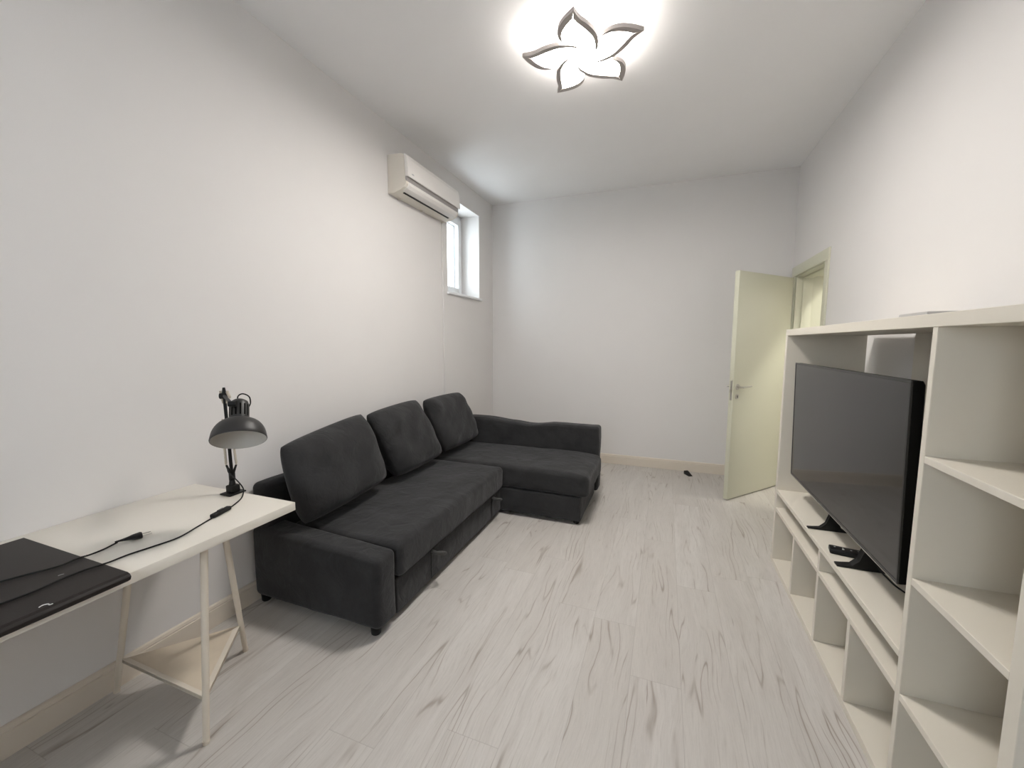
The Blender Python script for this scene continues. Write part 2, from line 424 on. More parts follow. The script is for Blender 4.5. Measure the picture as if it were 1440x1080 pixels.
# ------------------------------------------------------------------ air conditioner on the left wall
AY0, AY1 = 2.70, 3.52
ac = thing('air_conditioner', 'white split air conditioner mounted high on the left wall beside the window', 'air conditioner', (XL, (AY0 + AY1) / 2, 2.53))
def ring_prof(pts): return [(XL + u, z) for u, z in pts]
body = ring_prof([(0.001, 2.532), (0.045, 2.531), (0.115, 2.549), (0.150, 2.566), (0.166, 2.585), (0.170, 2.605), (0.160, 2.612), (0.156, 2.625), (0.150, 2.80), (0.12, 2.812), (0.001, 2.814)])
mesh_obj('housing', prism(body, 1, AY0, AY1, 0.003), ACS, ac)
pan = ring_prof([(0.158, 2.643), (0.186, 2.637), (0.189, 2.645), (0.187, 2.70), (0.181, 2.765), (0.170, 2.797), (0.152, 2.806), (0.150, 2.80)])
mesh_obj('front_panel', prism(pan, 1, AY0 + 0.002, AY1 - 0.002, 0.0015), ACW, ac)
mesh_obj('recess', prism(ring_prof([(0.150, 2.6115), (0.1685, 2.6080), (0.1700, 2.6400), (0.150, 2.6440)]), 1, AY0 + 0.006, AY1 - 0.006), ACG, ac)
fl = ring_prof([(0.118, 2.545), (0.153, 2.562), (0.1705, 2.583), (0.1745, 2.6035), (0.1705, 2.6035), (0.160, 2.585), (0.149, 2.568), (0.117, 2.552)])
mesh_obj('air_flap', prism(fl, 1, AY0 + 0.03, AY1 - 0.03, 0.0008), ACW, ac)
mesh_obj('outlet_gap', prism(ring_prof([(0.098, 2.5405), (0.112, 2.5445), (0.110, 2.5495), (0.096, 2.5465)]), 1, AY0 + 0.055, AY1 - 0.075), BLKP, ac, 0)
b = bmesh.new()
for k, (w, hh) in enumerate(((0.004, 0.009), (0.005, 0.009), (0.004, 0.012), (0.005, 0.009))):
    add_box(b, (XL + 0.1875, AY0 + 0.045 + k * 0.008, 2.660), (XL + 0.1893, AY0 + 0.045 + k * 0.008 + w, 2.660 + hh))
mesh_obj('badge', b, MARK, ac, 0)
for yy in (AY0 + 0.13, AY0 + 0.45, AY1 - 0.02):
    mesh_obj('wall_clip', box((XL + 0.002, yy - 0.02, 2.524), (XL + 0.03, yy, 2.5305), 0.001), ACS, ac)
cd = mesh_obj('cable_trunking', box((XL + 0.0005, 3.492, 0.112), (XL + 0.013, 3.512, 2.523), 0.003), WALL, None)
tag(cd, 'slim white vertical cable trunking running down the wall from the air conditioner', 'cable cover')

# ------------------------------------------------------------------ ceiling lamp: five-petal flower
LC = V((-0.478, 2.352, 0))
lampz = 2.938
lp = thing('ceiling_lamp', 'five petal flower shaped ceiling light glowing bright white', 'ceiling light', (LC.x, LC.y, lampz))
# petal outline in metres for one petal, u outward along the tip, w sideways
tipang0 = rad(-86.8)
def petal_curves():
    outL = [(0.330, 0.0), (0.293, -0.048), (0.250, -0.086), (0.203, -0.102), (0.165, -0.098), (0.140, -0.084)]
    inL = [(0.281, -0.013), (0.252, -0.046), (0.213, -0.075), (0.188, -0.0845), (0.163, -0.0865), (0.140, -0.084)]
    outR = [(0.330, 0.0), (0.273, 0.020), (0.213, 0.060), (0.145, 0.088), (0.082, 0.090), (0.045, 0.080), (0.018, 0.062)]
    inR = [(0.281, -0.010), (0.256, 0.001), (0.203, 0.034), (0.141, 0.0655), (0.086, 0.0725), (0.049, 0.0700), (0.018, 0.062)]
    f = lambda c: [(p.x, p.y) for p in spline([(u, w, 0) for u, w in c], 6)]
    return f(outL), f(inL), f(outR), f(inR)
oL, iL, oR, iR = petal_curves()
SGN = 1
def strip(bm, A, B, z0, z1, M):
    """closed band between two curves, extruded in z"""
    n = len(A); g = []
    for (a, b_) in zip(A, B):
        g.append([bm.verts.new(M @ V((a[0], SGN * a[1], z0))), bm.verts.new(M @ V((b_[0], SGN * b_[1], z0))),
                  bm.verts.new(M @ V((b_[0], SGN * b_[1], z1))), bm.verts.new(M @ V((a[0], SGN * a[1], z1)))])
    for i in range(n - 1):
        for k in range(4):
            bm.faces.new((g[i][k], g[i][(k + 1) % 4], g[i + 1][(k + 1) % 4], g[i + 1][k]))
    bm.faces.new(g[0]); bm.faces.new(g[-1][::-1])
for k in range(5):
    M = Matrix.Translation(LC) @ Matrix.Rotation(tipang0 + k * 2 * math.pi / 5, 4, 'Z')
    b = bmesh.new(); z0, z1 = lampz - 0.004, lampz + 0.016
    strip(b, oL, iL, z0, z1, M); strip(b, oR, iR, z0, z1, M)
    bmesh.ops.remove_doubles(b, verts=b.verts, dist=0.0004)
    pt = mesh_obj('petal_rim', b, LAMPW, lp, 40)
    b = bmesh.new()
    cL = iL[::-1]; cR = iR
    loop = [(u, w) for u, w in cL] + [(u, w) for u, w in cR[1:]] + [(0.045, 0.035), (0.069, 0.002), (0.098, -0.028), (0.116, -0.056)]
    cen = (0.15, 0.005)
    shr = [(cen[0] + (u - cen[0]) * 0.985, cen[1] + (w - cen[1]) * 0.985) for u, w in loop]
    lo = [b.verts.new(M @ V((u, SGN * w, lampz + 0.002))) for u, w in shr]
    hi = [b.verts.new(M @ V((u, SGN * w, lampz + 0.010))) for u, w in shr]
    b.faces.new(lo); b.faces.new(hi[::-1])
    for i in range(len(lo)): b.faces.new((lo[i], lo[(i + 1) % len(lo)], hi[(i + 1) % len(lo)], hi[i]))
    bmesh.ops.triangulate(b, faces=[f for f in b.faces if len(f.verts) > 4])
    mesh_obj('petal_diffuser', b, LED, lp, 0)
    b = bmesh.new(); up = [b.verts.new(M @ V((cen[0] + (u - cen[0]) * 0.96, SGN * (cen[1] + (w - cen[1]) * 0.96), z))) for z in (lampz + 0.0105, lampz + 0.014) for u, w in loop]
    n = len(loop); b.faces.new(up[:n]); b.faces.new(up[n:][::-1])
    for i in range(n): b.faces.new((up[i], up[(i + 1) % n], up[n + (i + 1) % n], up[n + i]))
    bmesh.ops.triangulate(b, faces=[f for f in b.faces if len(f.verts) > 4])
    mesh_obj('petal_back_glow', b, LEDUP, lp, 0)
mesh_obj('hub_diffuser', lathe([(0, -0.001), (0.058, -0.001), (0.062, 0.003), (0.062, 0.0115), (0, 0.0115)], 40, Matrix.Translation((LC.x, LC.y, lampz - 0.002))), LED, lp)
mesh_obj('ceiling_plate', lathe([(0, 0.016), (0.045, 0.0165), (0.085, 0.07), (0.09, 0.075), (0.09, H - lampz - 0.001), (0, H - lampz - 0.001)], 40, Matrix.Translation((LC.x, LC.y, lampz))), LINER, lp)

# ------------------------------------------------------------------ sofa
SX0 = XL + 0.022
sf = thing('corner_sofa', 'charcoal fabric corner sofa with a chaise along the far end', 'sofa', (-1.3, 2.6, 0))
def sag_arm(q):
    if q.z > 0.35:
        k = (q.z - 0.35) / 0.3
        s = math.exp(-((q.x + 1.19) / 0.20) ** 2) * 0.030 + math.exp(-((q.x + 1.45) / 0.12) ** 2) * 0.006 - math.exp(-((q.x + 1.70) / 0.2) ** 2) * 0.006
        q.z -= k * s
        q.z -= k * 0.012 * (q.x + 2.0) / 1.5
        q.y += 0.012 * k * math.exp(-((q.x + 1.2) / 0.2) ** 2)
    return q
mesh_obj('armrest', soft_box((SX0, 3.622, 0.045), (-0.530, 3.765, 0.652), 0.028, 0.03, 0.006, 5, 1.0, sag_arm), FAB, sf, 60)
def low_arm(q):
    if q.z > 0.2:
        q.z -= (q.z - 0.2) / 0.23 * 0.038 * (q.x + 2.0) / 0.8
    return q
mesh_obj('armrest', soft_box((SX0, 1.430, 0.042), (-1.198, 1.575, 0.432), 0.034, 0.03, 0.005, 5, 2.0, low_arm), FAB, sf, 60)
mesh_obj('backrest', soft_box((SX0, 1.445, 0.046), (-1.915, 3.61, 0.662), 0.032, 0.04, 0.005, 5, 3.0), FAB, sf, 60)
mesh_obj('base', soft_box((-1.90, 1.580, 0.035), (-1.212, 2.952, 0.222), 0.012, 0.05, 0.002, 6, 4.0), FAB, sf, 60)
mesh_obj('chaise_base', soft_box((-1.90, 2.962, 0.03), (-0.560, 3.618, 0.222), 0.014, 0.05, 0.003, 6, 5.0), FAB, sf, 60)
def seat_fn(q): 
    return q
mesh_obj('seat_cushion', soft_box((-1.90, 1.580, 0.226), (-1.182, 2.948, 0.405), 0.036, 0.03, 0.005, 6, 6.0, None, 0.016), FAB, sf, 60)
def ch_fn(q):
    if q.x > -0.72:
        k = (q.x + 0.72) / 0.22
        if q.z > 0.3: q.z -= 0.022 * k * k
        else: q.z -= 0.004 * k
    return q
mesh_obj('chaise_cushion', soft_box((-1.90, 2.955, 0.226), (-0.502, 3.618, 0.408), 0.036, 0.03, 0.006, 6, 7.0, ch_fn, 0.014), FAB, sf, 60)
for yy in (1.932, 2.79):
    pl = mesh_obj('pull_tab', tube(spline([(-1.205, yy - 0.032, 0.212), (-1.172, yy - 0.030, 0.205), (-1.150, yy - 0.005, 0.196), (-1.148, yy + 0.018, 0.186), (-1.168, yy + 0.030, 0.178), (-1.205, yy + 0.034, 0.172)], 5), 0.0095, 8), TAB, sf, 60)
    mesh_obj('base_seam', box((-1.2125, yy - 0.034, 0.045), (-1.2085, yy - 0.028, 0.215), 0.0015), BLKP, sf)
for (xx, yy) in ((-1.255, 1.475), (-1.985, 1.475), (-0.60, 3.01), (-0.60, 3.70), (-1.985, 3.70), (-1.27, 2.90)):
    mesh_obj('foot', lathe([(0, 0), (0.020, 0), (0.023, 0.004), (0.027, 0.052), (0, 0.052)], 20, Matrix.Translation((xx, yy, 0.0))), BLKP, sf)

def pillow(label, BL, BR, TR, TL, thick, seed, name='back_cushion'):
    """Puffed cushion: corners are points on its middle sheet; faces +x."""
    BL, BR, TR, TL = V(BL), V(BR), V(TR), V(TL)
    nrm = (BR - BL).cross(TL - BL).normalized()
    if nrm.x < 0: nrm = -nrm
    n, m = 36, 30; bm = bmesh.new(); F = [[None] * (m + 1) for _ in range(n + 1)]; K = [[None] * (m + 1) for _ in range(n + 1)]
    for i in range(n + 1):
        for j in range(m + 1):
            u = -math.cos(math.pi * i / n); v = -math.cos(math.pi * j / m)
            # edges bow out slightly, corners ear-shaped
            pu = u * (1 + 0.020 * (1 - v * v)); pv = v * (1 + 0.025 * (1 - u * u))
            cr = (abs(u) ** 5) * (abs(v) ** 5)
            pu *= 1 - 0.035 * cr; pv *= 1 - 0.035 * cr
            s, t = (pu + 1) / 2, (pv + 1) / 2
            P = BL * (1 - s) * (1 - t) + BR * s * (1 - t) + TR * s * t + TL * (1 - s) * t
            prof = max(0.0, (1 - abs(u) ** 4.0)) ** 0.5 * max(0.0, (1 - abs(v) ** 4.0)) ** 0.5
            belly = 0.90 + 0.16 * (-v)
            wr = noise.noise(P * 6 + V((seed, 0, 0))) * 0.022 + noise.noise(V((P.y * 4, (P.z - P.y * 0.45) * 15, seed))) * 0.016 * prof
            for side, G in ((1, F), (-1, K)):
                if side < 0 and (i in (0, n) or j in (0, m)): G[i][j] = F[i][j]; continue
                d = thick / 2 * prof * belly + (wr if side > 0 else wr * 0.3) * min(1, prof * 1.5)
                G[i][j] = bm.verts.new(P + nrm * d * side)
    for i in range(n):
        for j in range(m):
            bm.faces.new((F[i][j], F[i + 1][j], F[i + 1][j + 1], F[i][j + 1]))
            try: bm.faces.new((K[i][j], K[i][j + 1], K[i + 1][j + 1], K[i + 1][j]))
            except ValueError: pass
    o = mesh_obj(name, bm, FAB, None, 75); tag(o, label, 'cushion', 'back cushions on the corner sofa')
    # piping along the outer seam
    eb = []
    for i in range(n + 1): eb.append(F[i][0])
    return o

pillow('charcoal back cushion nearest the white desk, leaning on the low backrest',
       (-1.715, 1.500, 0.450), (-1.715, 2.165, 0.490), (-1.875, 2.135, 0.930), (-1.825, 1.470, 0.865), 0.215, 1.3)
pillow('charcoal back cushion in the middle of the three along the sofa',
       (-1.720, 2.265, 0.460), (-1.715, 2.860, 0.470), (-1.875, 2.765, 0.940), (-1.845, 2.135, 0.920), 0.215, 4.7)
pillow('charcoal back cushion on the chaise corner, farthest from the desk',
       (-1.720, 2.925, 0.470), (-1.715, 3.570, 0.475), (-1.875, 3.500, 0.915), (-1.850, 2.820, 0.925), 0.215, 8.1)

# ------------------------------------------------------------------ desk
DX0, DX1, DYa, DYb, DT, DH = XL + 0.004, -1.410, -0.30, 1.198, 0.034, 0.737
tp = mesh_obj('desk', box((DX0, DYa, DH - DT), (DX1, DYb, DH), 0.002), DESKM)
tag(tp, 'long white desk top against the left wall, black mat on it', 'desk')
def trestle(y0, label):
    r = thing('trestle', label, 'desk legs', (-1.74, y0 + 0.94, 0), 'trestles under the white desk')
    o = V((0, y0, 0))
    feet = [V((-1.450, 0.822, 0)), V((-1.735, 1.172, 0)), V((-2.005, 0.835, 0))]
    tops = [V((-1.452, 0.865, DH - DT - 0.004)), V((-1.590, 1.02, DH - DT - 0.004)), V((-1.765, 0.82, DH - DT - 0.004))]
    for f, t_ in zip(feet, tops):
        lg = mesh_obj('leg', tube([f + o + V((0, 0, 0.006)), f + o + (t_ - f) * 0.5, t_ + o], [0.0105, 0.0112, 0.0115], 18), TREST, r, 50)
        mesh_obj('foot_cap', lathe([(0, 0), (0.0100, 0), (0.0112, 0.003), (0.0112, 0.014), (0, 0.014)], 18, Matrix.Translation(f + o + (t_ - f) * 0.0)), TREST, lg)
    # plate that carries the top
    tri = [tops[0], tops[1], tops[2]]
    cc = sum(tri, V()) / 3
    pl = [cc + (p - cc) * 1.12 for p in tri]
    mesh_obj('top_bracket', prism([(p.x, p.y + y0) for p in pl], 2, DH - DT - 0.012, DH - DT - 0.0005, 0.002), TREST, r)
    zs = 0.158
    k = [f + (t_ - f) * (zs / t_.z) for f, t_ in zip(feet, tops)]
    cc = sum(k, V()) / 3
    inner = [cc + (p - cc) * 0.985 for p in k]
    tr = mesh_obj('tray', prism([(p.x, p.y + y0) for p in inner], 2, zs - 0.008, zs + 0.0015), TRAY, r)
    b = bmesh.new()
    for i in (0, 2):
        A, B = inner[i], inner[(i + 1) % 3]
        d = (B - A); d.z = 0; d.normalize(); nn = V((-d.y, d.x, 0))
        if nn.dot(cc - A) < 0: nn = -nn
        w = (0.020, 0.005, 0.015)[i]
        pts = [A, B, B + nn * w - d * w * 1.3, A + nn * w + d * w * 1.3]
        bb = prism([(p.x, p.y + y0) for p in pts], 2, zs - 0.012, zs + 0.004, 0.001); merge(b, bb)
    mesh_obj('tray_rim', b, TREST, tr)
    return r
trestle(0.0, 'cream three legged metal trestle with triangular tray, under the desk end by the sofa')
trestle(-1.0, 'cream three legged metal trestle under the desk end away from the sofa')

# desk mat: black sheet with a lip folded down over the front edge
r_ = 0.012
prof = [(-1.975, DH + 0.001), (-1.975, DH + 0.010), (-1.400, DH + 0.011), (-1.390, DH + 0.0085), (-1.384, DH + 0.002), (-1.383, DH - 0.007), (-1.388, DH - 0.011),
        (-1.403, DH - 0.013), (-1.4060, DH - 0.010), (-1.396, DH - 0.007), (-1.396, DH - 0.001), (-1.401, DH + 0.001)]
b = prism(prof, 1, -0.22, 0.633, 0.0012)
# round the outer corner at the front
for v in b.verts:
    if v.co.y > 0.62 and v.co.z < DH - 0.004: v.co.y -= (DH - 0.004 - v.co.z) * 1.1
mat_ = mesh_obj('desk_mat', b, PADM)
tag(mat_, 'large black desk mat lying flat at the left, folded over the desk front', 'desk mat')
mesh_obj('mat_mark', tube(spline([(-1.410, 0.462, DH + 0.0118), (-1.413, 0.470, DH + 0.0118), (-1.407, 0.477, DH + 0.0118), (-1.400, 0.476, DH + 0.0117), (-1.399, 0.482, DH + 0.0115)], 5), 0.0013, 6), WHITEP, mat_)
mesh_obj('mat_mark', tube(spline([(-1.556, 0.552, DH + 0.0112), (-1.556, 0.558, DH + 0.0112), (-1.553, 0.563, DH + 0.0112)], 4), 0.0006, 6), MARK, mat_)

# ------------------------------------------------------------------ work lamp clamped to the desk end
wl = thing('desk_lamp', 'black clamp-on work lamp with a dome shade, at the desk end', 'lamp', (-1.745, 1.165, DH))
bx, by = -1.745, 1.172
b = bmesh.new()
add_box(b, (bx - 0.032, by - 0.035, DH + 0.001), (bx + 0.032, DYb + 0.012, DH + 0.008), 0.002)
add_box(b, (bx - 0.018, DYb + 0.002, DH - DT - 0.03), (bx + 0.018, DYb + 0.011, DH + 0.004), 0.002)
add_box(b, (bx - 0.018, by - 0.02, DH - DT - 0.030), (bx + 0.018, DYb + 0.008, DH - DT - 0.022), 0.002)
add_box(b, (bx - 0.020, by - 0.018, DH + 0.007), (bx + 0.020, by + 0.022, DH + 0.040), 0.006)
add_tube(b, [(bx, by, DH + 0.03), (bx, by, DH + 0.062)], [0.015, 0.010], 14)
add_tube(b, [(bx, by - 0.005, DH - DT - 0.001), (bx, by - 0.005, DH - DT - 0.06)], 0.005, 10)
mesh_obj('clamp', b, BLKP, wl)
pv = V((-1.755, 1.180, DH + 0.085)); el = V((-1.768, 1.180, 1.165)); jt = V((-1.440, 0.985, 1.176))
b = bmesh.new()
add_box(b, (pv.x - 0.006, pv.y - 0.012, DH + 0.055), (pv.x + 0.006, pv.y + 0.012, pv.z + 0.012), 0.003)
for s in (-1, 1):
    add_tube(b, [pv + V((0, 0, -0.012)), pv + V((0.017 * s, 0.010 * s, 0.040))], [0.007, 0.004], 8)
mesh_obj('fork', b, BLKP, wl)
mesh_obj('lower_arm', tube([pv, el], 0.0065, 10), BLKP, wl)
side = V((0.62, 0.42, 0)).normalized()
def coil(p, q, r, turns):
    bm = bmesh.new(); d = (q - p); L = d.length; d.normalize()
    a = d.cross(V((0.3, 1, 0.2))).normalized(); c = d.cross(a); N = int(turns * 10)
    pts = [p + d * (L * i / N) + (a * math.cos(i * math.pi / 5) + c * math.sin(i * math.pi / 5)) * r for i in range(N + 1)]
    add_tube(bm, pts, 0.0014, 6); return bm
for s in (-1, 1):
    p0 = pv + side * (0.020 * s) + V((0, 0, 0.046)); p1 = el + side * (0.014 * s) - V((0, 0, 0.12))
    sp = mesh_obj('spring', coil(p0, p1, 0.0040, 46), SPRG, wl, 60)
    mesh_obj('spring_rod', tube([p0 - V((0, 0, 0.006)), p1 + V((0, 0, 0.02))], 0.0030, 8), SPRG, sp)
    p2 = el + (jt - el) * 0.10 + V((0, 0, 0.018 * s)) + side * 0.010; p3 = el + (jt - el) * 0.55 + V((0, 0, 0.010 * s)) + side * 0.006
    sp = mesh_obj('spring', coil(p2, p3, 0.0040, 46), SPRG, wl, 60)
    mesh_obj('spring_rod', tube([p2, p3], 0.0030, 8), SPRG, sp)
mesh_obj('upper_arm', tube([el, jt], 0.0060, 10), BLKP, wl)
b = bmesh.new()
add_tube(b, [el - side * 0.016, el + side * 0.016], 0.013, 14); add_tube(b, [el - V((0, 0, 0.01)), el + V((0, 0, 0.036))], [0.011, 0.005], 12)
mesh_obj('elbow_joint', b, BLKP, wl)
b = bmesh.new()
for s in (-1, 1):
    add_tube(b, [el + side * 0.014 * s + V((0, 0, 0.022)), el + side * 0.006 * s + V((0, 0, -0.032))], 0.0045, 8)
mesh_obj('elbow_bracket', b, SPRG, wl)
# shade: axis points from the opening to the cap
toc = (V((0, 0, 0)) - V((-1.41, 0.98, 0))).normalized()
op = (toc * math.cos(rad(57)) - V((0, 0, 1)) * math.sin(rad(57))).normalized()   # way the opening faces
rt = V((toc.y, -toc.x, 0)) * -1
ax = (-op + rt * 0.06).normalized()
sx = ax.cross(V((0, 0, 1))).normalized(); sy = ax.cross(sx)
rimc = V((-1.408, 0.980, 1.049))
SM = Matrix(((sx.x, sy.x, ax.x, rimc.x), (sx.y, sy.y, ax.y, rimc.y), (sx.z, sy.z, ax.z, rimc.z), (0, 0, 0, 1)))
R0, RN, HN, HT = 0.086, 0.0315, 0.074, 0.156
dome = [(R0, -0.001), (R0 + 0.001, 0.002)]
for k in range(1, 13):
    a = k / 12 * math.pi / 2
    dome.append((RN + (R0 - RN) * math.cos(a) ** 0.95, 0.002 + (HN - 0.002) * math.sin(a)))
outer = dome + [(RN + 0.0015, HN + 0.001), (RN + 0.0015, HN + 0.006), (RN - 0.001, HN + 0.007), (RN - 0.001, HT - 0.018), (RN - 0.004, HT - 0.008), (RN - 0.012, HT - 0.001), (0.006, HT + 0.001), (0.0, HT + 0.001)]
innr = [(max(r - 0.0018, 0.0), z - 0.0012) for r, z in dome[1:]] + [(0.0, HN - 0.004)]
full = [(R0 - 0.0015, -0.001)] + outer
sh = mesh_obj('shade', lathe(full, 64, SM), BLKM, wl, 50)
mesh_obj('inner_lining', lathe([(R0, -0.001)] + innr, 64, SM), simple('shade_lining', (0.50, 0.475, 0.43), 0.5), sh, 50)
b = bmesh.new()
for k in range(14):
    a = k * 2 * math.pi / 14
    add_box(b, (RN - 0.0022, -0.0022, HN + 0.014), (RN - 0.0004, 0.0022, HT - 0.024), 0, 1, SM @ Matrix.Rotation(a, 4, 'Z'))
mesh_obj('vent_slot', b, simple('slot_black', (0.002, 0.002, 0.002), 0.9, spec=0.1), sh, 0)
jb = SM @ V((0, 0, HT - 0.04))
b = tube([jt, jt + (jb - jt) * 0.5], 0.006, 10); add_tube(b, [jt - side * 0.010, jt + side * 0.014], 0.010, 12)
mesh_obj('shade_bracket', b, BLKP, wl)
capt = SM @ V((0, 0, HT))
imr = -rt if False else V((0.57, 0.82, 0))
pts = spline([capt + V((0, 0, -0.004)) - imr * 0.006, capt + V((0, 0, 0.016)) - imr * 0.003, capt + V((0, 0, 0.024)) + imr * 0.012, capt + V((0, 0, 0.012)) + imr * 0.031, capt + V((0, 0, -0.012)) + imr * 0.034, capt + V((0, 0, -0.030)) + imr * 0.026], 8)
mesh_obj('cord_loop', tube(pts, 0.0023, 8), BLKP, wl, 60)
# power cable: from the fork down to the desk, switch, across desk and mat, back to the plug
z1, z2 = DH + 0.0032, DH + 0.0140
cab = [(-1.758, 1.165, 0.855), (-1.735, 1.155, 0.835), (-1.705, 1.168, 0.800), (-1.690, 1.180, 0.765), (-1.672, 1.165, 0.746), (-1.645, 1.135, z1), (-1.612, 1.085, z1), (-1.590, 1.045, z1)]
mesh_obj('cable', tube(spline(cab, 8), 0.0026, 8), BLKP, wl, 60)
cab2 = [(-1.566, 0.972, z1), (-1.540, 0.906, z1), (-1.511, 0.825, z1), (-1.520, 0.755, z1), (-1.532, 0.697, z1), (-1.522, 0.650, z1 + 0.004), (-1.512, 0.620, z2), (-1.520, 0.585, z2), (-1.520, 0.545, z2), (-1.510, 0.490, z2), (-1.512, 0.45, z2),
        (-1.520, 0.40, z2), (-1.545, 0.30, z2), (-1.60, 0.21, z2), (-1.69, 0.19, z2), (-1.74, 0.26, z2), (-1.715, 0.36, z2), (-1.665, 0.46, z2), (-1.640, 0.52, z2), (-1.615, 0.575, z2), (-1.622, 0.618, z2), (-1.632, 0.650, z1 + 0.004), (-1.645, 0.69, z1), (-1.653, 0.728, z1 + 0.003)]
mesh_obj('cable', tube(spline(cab2, 8), 0.0026, 8), BLKP, wl, 60)
cab3 = [(-1.500, 0.47, z2), (-1.478, 0.445, z2), (-1.49, 0.40, z2), (-1.53, 0.33, z2)]
def seg_box(p, q, w, h, bev=0.003):
    p, q = V(p), V(q); d = (q - p); L = d.length; d.normalize(); s = V((-d.y, d.x, 0))
    M = Matrix(((d.x, s.x, 0, p.x), (d.y, s.y, 0, p.y), (0, 0, 1, p.z), (0, 0, 0, 1)))
    return box((0, -w / 2, 0), (L, w / 2, h), bev, 3, M)
sw = mesh_obj('cord_switch', seg_box((-1.590, 1.050, DH + 0.0006), (-1.565, 0.968, DH + 0.0006), 0.021, 0.015, 0.004), BLKP, wl)
mesh_obj('switch_rocker', seg_box((-1.5815, 1.022, DH + 0.0150), (-1.5735, 0.996, DH + 0.0150), 0.011, 0.0045, 0.0015), BLKM, sw)
d = V((0.018, 0.052, 0)).normalized()
p0 = V((-1.653, 0.722, DH + 0.006))
b = tube([p0, p0 + d * 0.012, p0 + d * 0.03, p0 + d * 0.045, p0 + d * 0.062, p0 + d * 0.066], [0.0045, 0.0055, 0.010, 0.0165, 0.0195, 0.0170], 16)
for v in b.verts: v.co.z = DH + 0.0005 + (v.co.z - (DH + 0.006) + 0.0195) * 0.5
pg = mesh_obj('plug', b, BLKP, wl, 50)
s = V((-d.y, d.x, 0))
for k in (-1, 1):
    mesh_obj('plug_pin', tube([p0 + d * 0.064 + s * 0.0105 * k + V((0, 0, 0.004)), p0 + d * 0.090 + s * 0.0095 * k + V((0, 0, 0.004))], 0.0017, 8), SILV, pg)

# ------------------------------------------------------------------ tv shelf unit
FX, BX = 0.684, 1.072
Y0, Y1, Y2, Y3, Y4 = 1.042, 1.079, 1.437, 1.460, 2.885
Y5 = 2.922; ZT = 1.475
su = thing('shelf_unit', 'white open shelf unit holding the television, along the right wall', 'shelf unit', ((FX + BX) / 2, (Y0 + Y5) / 2, 0))
def brd(name, lo, hi): return mesh_obj(name, box(lo, hi, 0.0012, 1), MELA, su)
brd('top_panel', (FX, Y0, ZT - 0.037), (BX, Y5, ZT))
brd('side_panel', (FX, Y0, 0.0005), (BX, Y1, ZT - 0.0372)); brd('side_panel', (FX, Y4, 0.0005), (BX, Y5, ZT - 0.0372))
brd('bottom_panel', (FX, Y1 + 0.0002, 0.0005), (BX, Y4 - 0.0002, 0.030))
brd('divider', (FX + 0.001, Y2, 0.0302), (BX - 0.008, Y3, ZT - 0.0372))
brd('tv_board', (FX + 0.001, Y3 + 0.0002, 0.460), (BX - 0.008, Y4 - 0.0002, 0.482))
brd('shelf', (FX + 0.001, Y3 + 0.0002, 0.346), (BX - 0.008, Y4 - 0.0002, 0.367))
for z in (0.362, 0.723, 1.081):
    brd('shelf', (FX + 0.001, Y1 + 0.0002, z - 0.020), (BX - 0.008, Y2 - 0.0002, z))
for y in (1.778, 2.118, 2.488):
    brd('small_divider', (FX + 0.001, y, 0.0302), (BX - 0.008, y + 0.024, 0.3458))
brd('small_divider', (FX + 0.001, 2.118, 0.3672), (BX - 0.008, 2.142, 0.4598))
mesh_obj('back_panel', box((BX - 0.0075, Y1 + 0.0002, 0.0302), (BX - 0.003, Y2 + 0.01, ZT - 0.0372)), MELA, su, 0)
mesh_obj('back_panel', box((BX - 0.0075, Y3 + 0.0002, 0.0302), (BX - 0.003, Y4 - 0.0002, 0.4598)), MELA, su, 0)
mesh_obj('back_panel', box((BX - 0.0075, Y3 - 0.005, 0.4825), (BX - 0.003, 2.394, ZT - 0.0372)), MELA, su, 0)

bxo = thing('router_box', 'thin grey plastic box lying flat on top of the shelf unit', 'router', (0.965, 2.065, ZT))
mesh_obj('case', box((0.90, 1.965, ZT + 0.003), (1.03, 2.165, ZT + 0.037), 0.006), GREYB, bxo)
for (xx, yy) in ((0.92, 1.98), (1.01, 1.98), (0.92, 2.15), (1.01, 2.15)):
    mesh_obj('rubber_foot', lathe([(0, 0), (0.006, 0), (0.006, 0.0035), (0, 0.0035)], 12, Matrix.Translation((xx, yy, ZT))), BLKP, bxo)
mesh_obj('status_light', box((0.897, 2.06, ZT + 0.012), (0.9005, 2.066, ZT + 0.016)), WHITEP, bxo)

# television: leans a touch forward
tvx, tvz0, tvz1, ty0, ty1 = 0.722, 0.622, 1.281, 1.590, 2.778
lean = Matrix.Translation((tvx, 0, tvz0)) @ Matrix.Rotation(rad(-1.3), 4, 'Y') @ Matrix.Translation((-tvx, 0, -tvz0))
tv = thing('television', 'large flat screen television, switched off, standing in the shelf unit', 'television', (tvx + 0.03, (ty0 + ty1) / 2, 0.483))
